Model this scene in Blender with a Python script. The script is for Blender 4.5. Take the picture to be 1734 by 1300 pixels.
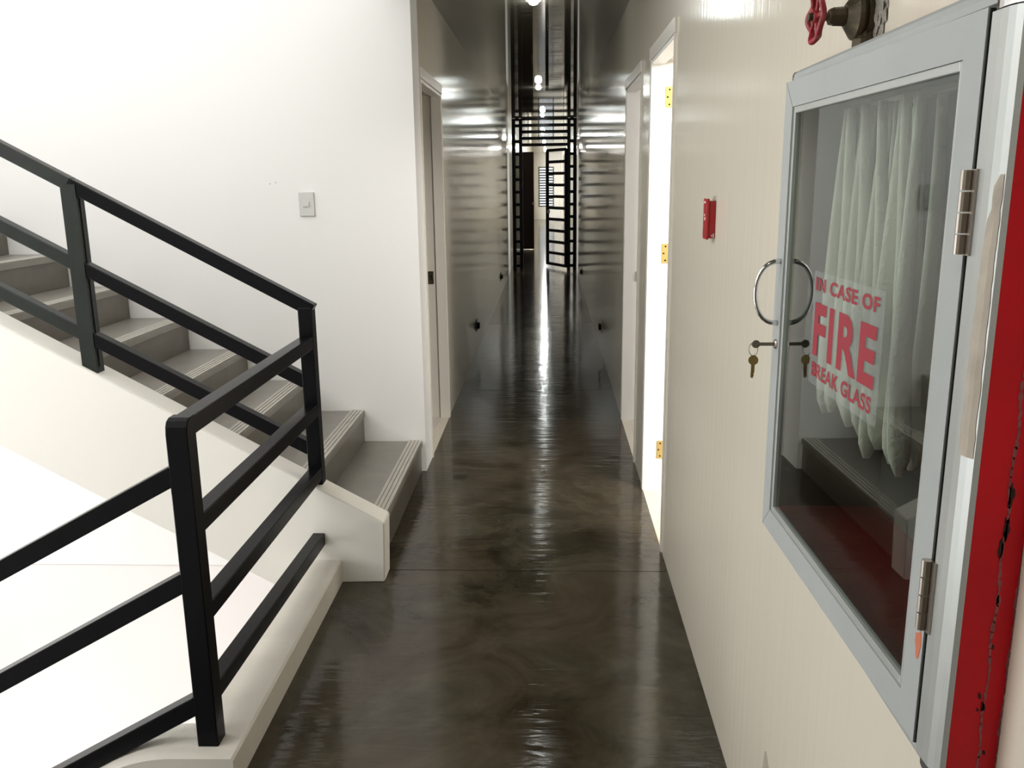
import bpy, bmesh, math, random
from mathutils import Vector, Matrix
random.seed(7)
S = bpy.context.scene
C = S.collection
for o in list(bpy.data.objects): bpy.data.objects.remove(o)

# ------------------------------------------------------------------ camera
R = [[0.9990709705507287, 0.04128558075704149, -0.012357047559135977],
     [-0.002672115826002552, -0.22684055982554285, -0.9739282418202313],
     [-0.043012272665337845, 0.9730564532644487, -0.22651949841144914]]
cam = bpy.data.objects.new('camera', bpy.data.cameras.new('camera'))
C.objects.link(cam)
r, d, f = [Vector(v) for v in R]
M = Matrix((( r.x, -d.x, -f.x, 0), (r.y, -d.y, -f.y, 0), (r.z, -d.z, -f.z, 1.5), (0, 0, 0, 1)))
cam.matrix_world = M
cam.data.sensor_width = 36; cam.data.lens = 1481.457 / 1734 * 36
cam.data.clip_start = 0.02; cam.data.clip_end = 100
S.camera = cam

# ------------------------------------------------------------------ world, exposure, big lights
w = bpy.data.worlds.new('world'); S.world = w; w.use_nodes = True
bg = w.node_tree.nodes['Background']; bg.inputs[0].default_value = (0.93, 0.97, 1.0, 1); bg.inputs[1].default_value = 1.5
S.view_settings.view_transform = 'Standard'; S.view_settings.look = 'None'
S.view_settings.gamma = 1; S.view_settings.use_curve_mapping = False
S.view_settings.exposure = 0.14

def area(name, loc, target, sx, sy, power, col=(1, 1, 1)):
    l = bpy.data.lights.new(name, 'AREA'); l.shape = 'RECTANGLE'; l.size = sx; l.size_y = sy
    l.energy = power; l.color = col
    o = bpy.data.objects.new(name, l); C.objects.link(o); o.location = loc
    o.rotation_euler = (Vector(target) - Vector(loc)).to_track_quat('-Z', 'Y').to_euler()
    return o
area('stair_window_daylight_upper', (-4.46, 2.5, 3.2), (-1, 2.9, 2.2), 2.6, 2.2, 32, (1.0, 0.985, 0.97))
area('stair_window_daylight_lower', (-4.46, 2.4, 0.1), (-1, 2.9, 0.1), 2.6, 2.3, 66, (1.0, 0.985, 0.97))
area('stair_lowest_fill', (-4.46, 2.5, -2.3), (-1.5, 3.8, -1.6), 2.6, 1.0, 34, (1.0, 0.975, 0.96))  # unseen fill, added to lift the dark lower corner of the well
area('stair_top_fill', (-1.9, 2.4, 4.9), (-1.9, 2.6, 0), 2.0, 2.4, 36, (1.0, 0.98, 0.95))  # unseen top fill, added to brighten the back wall; the roof is closed
area('stair_side_window_daylight', (-2.7, 0.68, 2.5), (-1.7, 4.4, 0.9), 2.2, 1.8, 66, (1.0, 0.985, 0.965))
area('gate_doorway_daylight_left', (-1.35, 13.9, 1.2), (-0.66, 14.9, 1.1), 0.6, 1.6, 8, (1.0, 1.0, 1.0))
area('gate_doorway_daylight_right', (1.15, 13.9, 1.2), (0.46, 14.9, 1.1), 0.6, 1.6, 8, (1.0, 1.0, 1.0))
area('right_room_window_daylight', (1.9, 2.3, 2.38), (-0.7, 4.55, 0.1), 0.9, 0.45, 95, (1.0, 0.97, 0.92))
area('second_room_window_daylight', (2.6, 4.7, 1.6), (0.4, 5.3, 1.2), 1.0, 1.2, 32, (1.0, 0.95, 0.93))
area('far_side_daylight_left', (-1.75, 20.2, 1.5), (0, 20.3, 1.3), 1.2, 1.8, 60, (0.95, 1.0, 0.97))
area('far_end_fill_left', (-1.7, 31.0, 1.5), (0.2, 34.2, 0.9), 1.8, 1.8, 190, (1.0, 0.98, 0.94))  # added fill in an unseen opening, brightens the far end wall
area('far_side_fill_right', (1.6, 26, 1.5), (0, 26, 1.3), 2.2, 2.0, 110, (1.0, 0.97, 0.92))  # unseen side fill, added to light the corridor's far end

# ------------------------------------------------------------------ materials
def mat(name, col, rough=0.6, metal=0.0, spec=0.5, bump=0.0, bscale=40, mott=0.0, mscale=3, stretch=(1, 1, 1), coat=0.0, emit=0, col2=None):
    m = bpy.data.materials.new(name); m.use_nodes = True
    nt = m.node_tree; b = nt.nodes['Principled BSDF']
    b.inputs['Base Color'].default_value = (*col, 1); b.inputs['Roughness'].default_value = rough
    b.inputs['Metallic'].default_value = metal; b.inputs['Specular IOR Level'].default_value = spec
    b.inputs['Coat Weight'].default_value = coat; b.inputs['Coat Roughness'].default_value = 0.08
    if emit:
        b.inputs['Emission Color'].default_value = (*col, 1); b.inputs['Emission Strength'].default_value = emit
    tc = nt.nodes.new('ShaderNodeTexCoord'); mp = nt.nodes.new('ShaderNodeMapping')
    mp.inputs['Scale'].default_value = stretch; nt.links.new(tc.outputs['Object'], mp.inputs[0])
    if bump:
        n = nt.nodes.new('ShaderNodeTexNoise'); n.inputs['Scale'].default_value = bscale; n.inputs['Detail'].default_value = 3
        bp = nt.nodes.new('ShaderNodeBump'); bp.inputs['Strength'].default_value = bump; bp.inputs['Distance'].default_value = 0.01
        nt.links.new(mp.outputs[0], n.inputs['Vector']); nt.links.new(n.outputs[0], bp.inputs['Height']); nt.links.new(bp.outputs[0], b.inputs['Normal'])
    if mott:
        n = nt.nodes.new('ShaderNodeTexNoise'); n.inputs['Scale'].default_value = mscale; n.inputs['Detail'].default_value = 6
        n.inputs['Roughness'].default_value = 0.6; n.inputs['Distortion'].default_value = 0.6
        cr = nt.nodes.new('ShaderNodeValToRGB'); c2 = col2 or tuple(c * (1 - mott) for c in col)
        cr.color_ramp.elements[0].position = 0.33; cr.color_ramp.elements[1].position = 0.68
        cr.color_ramp.elements[0].color = (*c2, 1); cr.color_ramp.elements[1].color = (*col, 1)
        nt.links.new(tc.outputs['Object'], n.inputs['Vector']); nt.links.new(n.outputs[0], cr.inputs[0]); nt.links.new(cr.outputs[0], b.inputs['Base Color'])
    return m
MW = mat('white_wall_paint', (0.83, 0.825, 0.81), 0.5, spec=0.3, bump=0.05, bscale=14)
MC = mat('cream_gloss_wall_paint', (0.69, 0.64, 0.53), 0.14, spec=0.28, bump=0.065, bscale=9, stretch=(1, 4, 0.1))
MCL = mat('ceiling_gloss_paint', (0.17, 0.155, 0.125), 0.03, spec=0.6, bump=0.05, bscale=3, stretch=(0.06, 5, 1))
MTR = mat('cream_trim_paint', (0.74, 0.71, 0.64), 0.3, spec=0.5)
MWT = mat('white_trim_paint', (0.85, 0.84, 0.80), 0.4, spec=0.4)
MST = mat('stringer_plaster', (0.80, 0.78, 0.72), 0.5, spec=0.3, bump=0.06, bscale=9)
MCB = mat('curb_plaster', (0.66, 0.63, 0.56), 0.5, spec=0.3, bump=0.08, bscale=10, mott=0.1)
MGW = mat('gloss_white_trim', (0.9, 0.9, 0.88), 0.08, spec=0.6)
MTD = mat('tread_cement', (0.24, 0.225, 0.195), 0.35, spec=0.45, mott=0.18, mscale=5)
MRI = mat('shaded_riser_cement', (0.145, 0.13, 0.105), 0.28, spec=0.4, mott=0.22, mscale=6)  # cement darkened for the risers: their shade is put into the colour
MNS = mat('nosing_cement', (0.44, 0.42, 0.37), 0.5, mott=0.1, mscale=14)
MBK = mat('black_enamel_steel', (0.004, 0.004, 0.005), 0.25, spec=0.1, bump=0.03, bscale=30)
MBD = mat('worn_black_enamel', (0.010, 0.014, 0.010), 0.4, spec=0.3, bump=0.10, bscale=25, mott=0.5, mscale=12)
MAL = mat('grey_coated_aluminium', (0.40, 0.42, 0.41), 0.42, spec=0.5, mott=0.05, mscale=12)
MAR = mat('satin_aluminium_rim', (0.52, 0.54, 0.52), 0.36, metal=0.5, mott=0.08, mscale=9)
MCH = mat('chrome', (0.75, 0.75, 0.76), 0.12, metal=1)
MSH = mat('steel_hinge', (0.50, 0.45, 0.40), 0.3, metal=1)
MDK = mat('dark_corner_plastic', (0.055, 0.055, 0.05), 0.5)
MRD = mat('red_enamel', (0.78, 0.002, 0.014), 0.4, spec=0.22, mott=0.25, mscale=4, bump=0.02)
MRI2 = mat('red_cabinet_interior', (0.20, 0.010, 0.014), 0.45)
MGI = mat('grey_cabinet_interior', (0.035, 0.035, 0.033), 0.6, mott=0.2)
MHO = mat('white_canvas_hose', (0.74, 0.735, 0.64), 0.85, bump=0.25, bscale=160, mott=0.06, mscale=20)
MBR = mat('aged_brass', (0.105, 0.085, 0.050), 0.45, metal=0.65, bump=0.25, bscale=45, mott=0.5, mscale=30)
MWH = mat('red_wheel_paint', (0.34, 0.006, 0.018), 0.38, mott=0.35, mscale=30, col2=(0.16, 0.02, 0.018))
MPL = mat('rough_grey_plaster', (0.34, 0.32, 0.27), 0.9, bump=1.0, bscale=90, mott=0.4, mscale=60)
MHB = mat('polished_brass', (0.60, 0.45, 0.16), 0.3, metal=0.8)
MHO2 = mat('dark_hole', (0.006, 0.006, 0.005), 0.9)
MSW = mat('pale_switch_plastic', (0.60, 0.60, 0.57), 0.35)
MRB = mat('red_alarm_plastic', (0.34, 0.008, 0.012), 0.3)
MLB = mat('white_print', (0.8, 0.7, 0.66), 0.6)
MTX = mat('red_print', (0.30, 0.018, 0.032), 0.6)
MMD = mat('maroon_door_paint', (0.016, 0.0015, 0.0015), 0.4)
MBULB = mat('lit_bulb', (1.0, 0.98, 0.93), 0.5, emit=45)
MLV = mat('louvre_slat', (0.10, 0.12, 0.115), 0.5)
MSM = mat('beige_tape_residue', (0.50, 0.44, 0.36), 0.7, mott=0.25, mscale=25)
MOR = mat('orange_primer', (0.55, 0.16, 0.08), 0.7)
MCHIP = mat('chipped_paint', (0.36, 0.33, 0.26), 0.8)
MPK = mat('pink_scuff', (0.42, 0.12, 0.13), 0.7, mott=0.4, mscale=60)
MRU = mat('rust_spot', (0.03, 0.010, 0.006), 0.8)
MTH = mat('threshold_tile', (0.66, 0.60, 0.54), 0.3)
MLWR = mat('lower_wall_paint', (0.84, 0.80, 0.775), 0.55, spec=0.3, mott=0.03, mscale=1.5)

def floor_mat():
    m = bpy.data.materials.new('polished_dark_cement'); m.use_nodes = True
    nt = m.node_tree; b = nt.nodes['Principled BSDF']; L = nt.links.new
    tc = nt.nodes.new('ShaderNodeTexCoord')
    def noise(scale, det, dist, rough=0.6, st=(1, 1, 1)):
        mp = nt.nodes.new('ShaderNodeMapping'); mp.inputs['Scale'].default_value = st; L(tc.outputs['Object'], mp.inputs[0])
        n = nt.nodes.new('ShaderNodeTexNoise'); n.inputs['Scale'].default_value = scale; n.inputs['Detail'].default_value = det
        n.inputs['Distortion'].default_value = dist; n.inputs['Roughness'].default_value = rough; L(mp.outputs[0], n.inputs['Vector']); return n
    n1 = noise(2.6, 9, 1.1, 0.66); n2 = noise(1.6, 4, 0.8)
    cr = nt.nodes.new('ShaderNodeValToRGB'); e = cr.color_ramp.elements
    e[0].position = 0.32; e[0].color = (0.020, 0.016, 0.009, 1); e[1].position = 0.72; e[1].color = (0.088, 0.077, 0.052, 1)
    L(n1.outputs[0], cr.inputs[0])
    mx = nt.nodes.new('ShaderNodeMix'); mx.data_type = 'RGBA'; mx.blend_type = 'MIX'
    cr2 = nt.nodes.new('ShaderNodeValToRGB'); e = cr2.color_ramp.elements
    e[0].position = 0.45; e[0].color = (0, 0, 0, 1); e[1].position = 0.7; e[1].color = (0.55, 0.55, 0.55, 1)
    L(n2.outputs[0], cr2.inputs[0]); L(cr2.outputs[0], mx.inputs[0]); L(cr.outputs[0], mx.inputs[6]); mx.inputs[7].default_value = (0.070, 0.047, 0.029, 1)
    L(mx.outputs[2], b.inputs['Base Color'])
    rr = nt.nodes.new('ShaderNodeMapRange'); L(n1.outputs[0], rr.inputs[0]); rr.inputs[3].default_value = 0.08; rr.inputs[4].default_value = 0.16
    L(rr.outputs[0], b.inputs['Roughness']); b.inputs['Specular IOR Level'].default_value = 0.3
    n3 = noise(6, 3, 0.4, 0.5, (0.8, 4.0, 1)); bp = nt.nodes.new('ShaderNodeBump'); bp.inputs['Strength'].default_value = 0.20; bp.inputs['Distance'].default_value = 0.01
    L(n3.outputs[0], bp.inputs['Height']); L(bp.outputs[0], b.inputs['Normal'])
    return m
MFL = floor_mat()
def glass_mat():
    m = bpy.data.materials.new('pane_glass'); m.use_nodes = True
    nt = m.node_tree; nt.nodes.clear(); L = nt.links.new
    out = nt.nodes.new('ShaderNodeOutputMaterial'); mix = nt.nodes.new('ShaderNodeMixShader')
    fr = nt.nodes.new('ShaderNodeFresnel'); 
    ge = nt.nodes.new('ShaderNodeNewGeometry'); mr = nt.nodes.new('ShaderNodeMapRange'); mr.inputs[3].default_value = 1.5; mr.inputs[4].default_value = 1 / 1.5
    L(ge.outputs['Backfacing'], mr.inputs[0]); L(mr.outputs[0], fr.inputs[0])
    tr = nt.nodes.new('ShaderNodeBsdfTransparent'); tr.inputs[0].default_value = (0.84, 0.87, 0.85, 1)
    gl = nt.nodes.new('ShaderNodeBsdfGlossy'); gl.inputs['Roughness'].default_value = 0.01; gl.inputs[0].default_value = (0.78, 0.80, 0.79, 1)
    L(fr.outputs[0], mix.inputs[0]); L(tr.outputs[0], mix.inputs[1]); L(gl.outputs[0], mix.inputs[2]); L(mix.outputs[0], out.inputs[0])
    return m
MGL = glass_mat()
def film_mat():
    m = bpy.data.materials.new('clear_sticker_film'); m.use_nodes = True
    nt = m.node_tree; nt.nodes.clear(); L = nt.links.new
    out = nt.nodes.new('ShaderNodeOutputMaterial'); mix = nt.nodes.new('ShaderNodeMixShader'); mix.inputs[0].default_value = 0.06
    tr = nt.nodes.new('ShaderNodeBsdfTransparent'); df = nt.nodes.new('ShaderNodeBsdfDiffuse'); df.inputs[0].default_value = (0.75, 0.8, 0.77, 1)
    L(tr.outputs[0], mix.inputs[1]); L(df.outputs[0], mix.inputs[2]); L(mix.outputs[0], out.inputs[0])
    return m
MFILM = film_mat()

# ------------------------------------------------------------------ mesh helpers
def link(name, bm, m, parent=None, smooth=False):
    bmesh.ops.recalc_face_normals(bm, faces=bm.faces)
    me = bpy.data.meshes.new(name); bm.to_mesh(me); bm.free()
    me.materials.append(m)
    if smooth:
        for p in me.polygons: p.use_smooth = True
    o = bpy.data.objects.new(name, me); C.objects.link(o)
    if parent is not None: o.parent = parent
    return o
def box(bm, x0, x1, y0, y1, z0, z1, bev=0):
    vs = [bm.verts.new((x, y, z)) for x in (x0, x1) for y in (y0, y1) for z in (z0, z1)]
    fs = [bm.faces.new([vs[i] for i in q]) for q in ((0, 1, 3, 2), (4, 6, 7, 5), (0, 4, 5, 1), (2, 3, 7, 6), (0, 2, 6, 4), (1, 5, 7, 3))]
    if bev:
        es = list({e for f_ in fs for e in f_.edges})
        bmesh.ops.bevel(bm, geom=es, offset=bev, segments=2, affect='EDGES', profile=0.5)
    return vs
def nb(*a, **k):
    bm = bmesh.new(); box(bm, *a, **k); return bm
def beam(bm, p0, p1, w_, h_, bev=0.003):
    p0, p1 = Vector(p0), Vector(p1); d_ = (p1 - p0); L_ = d_.length; d_.normalize()
    up = Vector((0, 0, 1))
    if abs(d_.z) > 0.99: up = Vector((0, 1, 0))
    s = d_.cross(up).normalized(); u = s.cross(d_).normalized()
    Mx = Matrix.Translation(p0) @ Matrix((s, d_, u)).transposed().to_4x4()
    n0 = len(bm.verts)
    tmp = bmesh.new(); box(tmp, -w_ / 2, w_ / 2, 0, L_, -h_ / 2, h_ / 2, bev)
    tmp.transform(Mx); me = bpy.data.meshes.new('t'); tmp.to_mesh(me); tmp.free(); bm.from_mesh(me); bpy.data.meshes.remove(me)
def prism(bm, pts, a0, a1, axis='y'):
    # pts in the two other axes, extruded along axis
    def mk(p, a):
        return {'y': (p[0], a, p[1]), 'x': (a, p[0], p[1]), 'z': (p[0], p[1], a)}[axis]
    A = [bm.verts.new(mk(p, a0)) for p in pts]; B = [bm.verts.new(mk(p, a1)) for p in pts]
    bm.faces.new(A); bm.faces.new(B[::-1]); n = len(pts)
    for i in range(n): bm.faces.new((A[i], B[i], B[(i + 1) % n], A[(i + 1) % n]))
def tube(bm, pts, rad, seg=10, close=False, caps=True):
    pts = [Vector(p) for p in pts]; n = len(pts); rings = []
    prev = None
    for i, p in enumerate(pts):
        if close: t = (pts[(i + 1) % n] - pts[i - 1]).normalized()
        else: t = (pts[min(i + 1, n - 1)] - pts[max(i - 1, 0)]).normalized()
        if prev is None:
            a = Vector((0, 0, 1)) if abs(t.z) < 0.9 else Vector((1, 0, 0)); u = t.cross(a).normalized()
        else: u = (prev - t * prev.dot(t)).normalized()
        prev = u; v = t.cross(u)
        rr = rad[i] if isinstance(rad, (list, tuple)) else rad
        rings.append([bm.verts.new(p + u * math.cos(2 * math.pi * k / seg) * rr + v * math.sin(2 * math.pi * k / seg) * rr) for k in range(seg)])
    m = n if close else n - 1
    for i in range(m):
        a, b = rings[i], rings[(i + 1) % n]
        for k in range(seg): bm.faces.new((a[k], a[(k + 1) % seg], b[(k + 1) % seg], b[k]))
    if caps and not close: bm.faces.new(rings[0][::-1]); bm.faces.new(rings[-1])
def lathe(bm, p0, axis, prof, seg=16):
    # prof: (distance along axis, radius)
    p0 = Vector(p0); ax = Vector(axis).normalized(); tube(bm, [p0 + ax * a for a, _ in prof], [max(b, 0.0005) for _, b in prof], seg)
def empty(name, loc, label=None, cat=None, group=None):
    o = bpy.data.objects.new(name, None); C.objects.link(o); o.location = loc; o.empty_display_size = 0.1
    tag(o, label, cat, group); return o
def tag(o, label=None, cat=None, group=None, kind=None):
    if label: o['label'] = label
    if cat: o['category'] = cat
    if group: o['group'] = group
    if kind: o['kind'] = kind
    return o
def struct(name, bm, m, label, cat, parent=None):
    o = link(name, bm, m, parent)
    if parent is None: tag(o, label, cat, kind='structure')
    return o
def part(name, bm, m, root, label=None, smooth=False):
    """bm given in world coordinates; converted to the root's frame"""
    mw = root.matrix_world
    if root.parent is None: mw = root.matrix_basis
    else: mw = root.parent.matrix_basis @ root.matrix_basis
    bm.transform(mw.inverted())
    o = link(name, bm, m, root, smooth)
    if label: o['label'] = label
    return o

XL, XR, YB, CH = -0.655, 0.46, 4.41, 2.49   # corridor left/right, stair back wall, ceiling height
YE = 35.0

# ------------------------------------------------------------------ structure: walls
def wall_x(bm, x0, x1, ya, yb, z0, z1, holes):
    """wall running along Y with rectangular holes (y0,y1,z0,z1)"""
    ys = sorted({ya, yb} | {h[0] for h in holes} | {h[1] for h in holes})
    for a, b in zip(ys[:-1], ys[1:]):
        hs = sorted([h for h in holes if h[0] <= a + 1e-6 and h[1] >= b - 1e-6], key=lambda h: h[2]); z = z0
        for h in hs:
            if h[2] > z + 1e-6: box(bm, x0, x1, a, b, z, h[2])
            z = h[3]
        if z < z1 - 1e-6: box(bm, x0, x1, a, b, z, z1)
CABH = (0.86, 1.53, 0.91, 1.63)
bm = bmesh.new()
wall_x(bm, XR, XR + 0.15, -2.5, YE, -0.1, CH + 0.1, [CABH, (3.40, 4.14, 0.0, 2.01), (4.58, 5.43, 0.0, 2.01), (14.1, 14.86, 0.0, 2.0), (25.2, 26.8, 0.0, 2.1)])
wr = struct('wall_right', bm, MC, 'cream glossy corridor wall on the right behind the red hose cabinet', 'wall')
bm = bmesh.new()
wall_x(bm, XL - 0.15, XL, 4.634, YE, -0.1, CH, [(4.66, 5.50, 0.0, 2.01), (14.1, 14.86, 0.0, 2.0), (19.75, 20.65, 0.0, 2.3), (30.0, 33.6, 0.0, 2.2)])
struct('wall_left', bm, MC, 'glossy cream corridor wall on the left beyond the stairs', 'wall')
# stairwell back wall: beam band above, slightly recessed lower wall
bm = nb(-4.5, XL, YB, YB + 0.15, -0.55, CH); box(bm, -4.5, -0.68, YB, YB + 0.15, CH, 5.0); box(bm, XL - 0.15, XL, YB + 0.15, 4.634, 0.0, CH)
wb = struct('wall_back', bm, MW, 'white stairwell wall facing the camera with the light switch', 'wall')
struct('wall_back_lower', nb(-4.5, XL - 0.15, YB + 0.012, YB + 0.15, -3.1, -0.557), MLWR, 'pinkish white lower stairwell wall below the seam', 'wall')
bm = bmesh.new(); wall_x(bm, -4.62, -4.5, 0.45, YB, -3.1, 5.0, [(1.0, 4.0, 2.0, 4.3), (1.0, 4.0, -1.2, 1.35), (1.0, 4.0, -2.9, -1.75)])
struct('wall_stairwell', bm, MW, 'stairwell window wall on the far left outside the picture', 'wall')
bm = nb(-4.6, -0.8, 0.45, 0.6, -3.1, 5.0)
struct('wall_stairwell_near', bm, MW, 'stairwell wall nearest the camera outside the picture', 'wall')
bm = nb(-0.95, -0.8, -2.5, 0.45, -0.1, CH); box(bm, -0.95, 0.61, -2.65, -2.5, -0.1, CH + 0.1)
struct('wall_behind', bm, MC, 'cream corridor wall behind the camera', 'wall')
struct('wall_stairwell_upper', nb(-0.80, -0.681, 0.602, YB - 0.001, CH - 0.002, 4.998), MW, 'white stairwell wall above the corridor ceiling line', 'wall')
# far end wall with window hole
bm = bmesh.new()
for a in ((XL - 0.15, -0.40, -0.1, CH), (0.17, XR + 0.15, -0.1, CH), (-0.40, 0.17, -0.1, 0.50), (-0.40, 0.17, 1.98, CH)):
    box(bm, a[0], a[1], YE, YE + 0.15, a[2], a[3])
struct('wall_far', bm, MWT, 'bright far end wall around the louvred window', 'wall')
# ceiling
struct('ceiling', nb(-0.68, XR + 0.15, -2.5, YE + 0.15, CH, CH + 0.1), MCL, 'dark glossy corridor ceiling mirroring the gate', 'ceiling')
struct('ceiling_stairwell', nb(-4.6, -0.68, 0.45, YB + 0.15, 5.0, 5.1), MW, 'white stairwell ceiling out of frame above', 'ceiling')
# floor with slabs
def fl_slab(y0, y1, x0=None):
    bm = bmesh.new()
    if y1 <= 3.20:
        box(bm, -0.80, XR, y0, min(y1, 3.087), -0.05, 0); 
        if y1 > 3.087: box(bm, -0.69, XR, 3.087, y1, -0.05, 0)
    else:
        box(bm, XL, XR, y0, y1, -0.05, 0)
        if y0 < YB: box(bm, -0.69, XL, y0, YB, -0.05, 0)
    return bm
fl = struct('floor', nb(-0.95, XR, -2.5, YE, -0.5, -0.05), MFL, 'dark polished cement floor with thin joints', 'floor')
bm = bmesh.new(); box(bm, -0.95, XL, YB, YE, -0.5, -0.05)
joints = [-2.5, 0.14, 3.195, 6.25, 9.3, 12.35, 14.95]
while joints[-1] < 34: joints.append(min(joints[-1] + 3.05, YE))
for a, b in zip(joints[:-1], joints[1:]):
    if b > YB + 0.01 and a < YB: pass
    link('slab', fl_slab(a + 0.0025, b - 0.0025), MFL, fl)
bm = bmesh.new()
for y0, y1, x0, x1 in ((3.40, 4.14, XR, XR + 0.15), (4.58, 5.43, XR, XR + 0.15), (4.66, 5.5, XL - 0.15, XL)):
    box(bm, x0 + (0.05 if x0 > 0 else 0), x1 - (0 if x0 > 0 else 0.05), y0, y1, -0.05, 0.001)
link('threshold', bm, MTH, fl)
# side rooms
bm = bmesh.new()
box(bm, 3.3, 3.4, 1.6, 7.0, 0, 2.6); box(bm, 0.61, 3.3, 1.5, 1.6, 0, 2.6); box(bm, 0.61, 3.3, 4.30, 4.42, 0, 2.6); box(bm, 0.61, 3.3, 7.0, 7.1, 0, 2.6)
struct('wall_right_room', bm, MW, 'white walls of the side rooms behind the right doorways', 'wall')
struct('ceiling_right_room', nb(0.61, 3.4, 1.5, 7.1, 2.6, 2.7), MW, 'white side room ceiling', 'ceiling')
struct('floor_right_room', nb(0.61, 3.4, 1.5, 7.1, -0.15, -0.002), MTH, 'pale side room floor', 'floor')
bm = bmesh.new()
box(bm, -3.0, -2.9, YB + 0.16, 7.0, 0, 2.6); box(bm, -2.9, XL - 0.15, 7.0, 7.1, 0, 2.6)
struct('wall_left_room', bm, MTR, 'wall of the unlit room behind the left doorway', 'wall')
struct('ceiling_left_room', nb(-3.0, XL - 0.15, YB + 0.16, 7.1, 2.6, 2.7), MTR, 'unlit room ceiling', 'ceiling')
struct('floor_left_room', nb(-3.0, -0.95, YB + 0.16, 7.1, -0.15, -0.002), MTH, 'unlit room floor', 'floor')
bm = nb(-2.1, -2.0, 19.4, 34.5, 0, 2.6); box(bm, -2.0, XL - 0.15, 19.3, 19.4, 0, 2.6); box(bm, -2.0, XL - 0.15, 34.5, 34.6, 0, 2.6); box(bm, -2.1, XL - 0.15, 19.3, 34.6, 2.6, 2.7); box(bm, -2.1, -0.95, 19.3, 34.6, -0.1, -0.002)
struct('wall_far_left_room', bm, MWT, 'white far room beyond the gate on the left', 'wall')
bm = nb(1.9, 2.0, 24, 28, 0, 2.6); box(bm, 0.61, 1.9, 23.9, 24, 0, 2.6); box(bm, 0.61, 1.9, 28, 28.1, 0, 2.6); box(bm, 0.61, 2.0, 23.9, 28.1, 2.6, 2.7); box(bm, 0.61, 2.0, 23.9, 28.1, -0.1, -0.002)
struct('wall_far_right_room', bm, MWT, 'white far room beyond the gate on the right', 'wall')
# pilasters by the gate
struct('trim_1', nb(XL - 0.14, XL - 0.001, 14.845, 14.858, 0, 1.995), MWT, 'bright white door jamb just left of the black gate', 'trim')
struct('trim_2', nb(XR + 0.001, XR + 0.14, 14.845, 14.858, 0, 1.995), MWT, 'bright white door jamb just right of the black gate', 'trim')
bm = nb(-1.9, -1.8, 13.2, 15.3, 0, 2.4); box(bm, -1.8, XL - 0.15, 13.1, 13.2, 0, 2.4); box(bm, -1.8, XL - 0.15, 15.3, 15.4, 0, 2.4); box(bm, -1.9, XL - 0.15, 13.1, 15.4, 2.4, 2.5); box(bm, -1.9, XL - 0.15, 13.1, 15.4, -0.1, -0.002)
struct('wall_gate_left_room', bm, MWT, 'white side room beside the gate on the left', 'wall')
bm = nb(1.6, 1.7, 13.2, 15.3, 0, 2.4); box(bm, 0.61, 1.6, 13.1, 13.2, 0, 2.4); box(bm, 0.61, 1.6, 15.3, 15.4, 0, 2.4); box(bm, 0.61, 1.7, 13.1, 15.4, 2.4, 2.5); box(bm, 0.61, 1.7, 13.1, 15.4, -0.1, -0.002)
struct('wall_gate_right_room', bm, MWT, 'white side room beside the gate on the right', 'wall')

# doorways: door_n = frame mesh with head casing, stop recess, etc.
def doorway(name, side, y0, y1, label, rebate_y=0.014):
    xs = XL if side < 0 else XR; s = side
    def X(a, b): return (min(xs + s * a, xs + s * b), max(xs + s * a, xs + s * b))
    bm = bmesh.new()
    # far jamb: outer half proud, inner half recessed
    xa, xb = X(-0.004, 0.055); box(bm, xa, xb, y1 - 0.016, y1 + 0.0, 0.0, 2.01 - 0.016)
    xa, xb = X(0.055, 0.15); box(bm, xa, xb, y1 - 0.003, y1, 0.0, 2.01)
    xa, xb = X(-0.004, 0.055); box(bm, xa, xb, y0, y0 + 0.016, 0.0, 2.01 - 0.016)
    xa, xb = X(-0.004, 0.055); box(bm, xa, xb, y0, y1, 2.01 - 0.016, 2.01)
    o = struct(name, bm, MWT if s > 0 else MTR, label, 'doorway')
    xa, xb = X(-0.010, 0); link('head_casing', nb(xa, xb, y0 - 0.03, y1 + 0.03, 2.012, 2.065, bev=0.002), MTR, o)
    bm = bmesh.new(); xa, xb = X(-0.006, 0); box(bm, xa, xb, y1, y1 + 0.022, 0, 2.012); box(bm, xa, xb, y0 - 0.022, y0, 0, 2.012)
    link('side_casing', bm, MTR, o)
    return o
d1 = doorway('door_1', -1, 4.66, 5.50, 'narrow open doorway in the left corridor wall just past the stairs')
d2 = doorway('door_2', 1, 3.40, 4.14, 'nearer right doorway with three brass hinges and a bright jamb')
d3 = doorway('door_3', 1, 4.58, 5.43, 'farther right doorway with a small steel strike plate')
for z in (1.855, 1.16, 0.205):
    bm = nb(0.523, 0.553, 4.133, 4.137, z - 0.045, z + 0.045, bev=0.001); tube(bm, [(0.558, 4.133, z - 0.045), (0.558, 4.133, z + 0.045)], 0.006, 8)
    h = link('hinge', bm, MHB, d2, ); h['label'] = 'brass hinge leaf with three screw holes'
    bm = bmesh.new()
    for k, (dx, dz) in enumerate(((0.540, 0.032), (0.532, 0), (0.540, -0.032))): lathe(bm, (dx, 4.1335, z + dz), (0, -1, 0), [(0, 0.0045), (0.001, 0.0045)], 8)
    link('screw', bm, MHO2, h)
link('strike_plate', nb(0.526, 0.548, 5.423, 5.427, 0.885, 0.945, bev=0.001), MCH, d3)['label'] = 'small steel strike plate'
bm = nb(-0.765, -0.728, 5.49, 5.497, 0.87, 0.95, bev=0.002)
o = link('strike_plate', bm, MBR, d1); o['label'] = 'aged brass strike plate'
link('keeper_hole', nb(-0.747, -0.735, 5.4885, 5.491, 0.895, 0.93), MHO2, o)
# left door leaf, ajar inside: shows as a dark gap then an edge
link('door_leaf', nb(-1.65, -0.80, 5.50, 5.54, 0.01, 2.0), MTR, d1)

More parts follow.
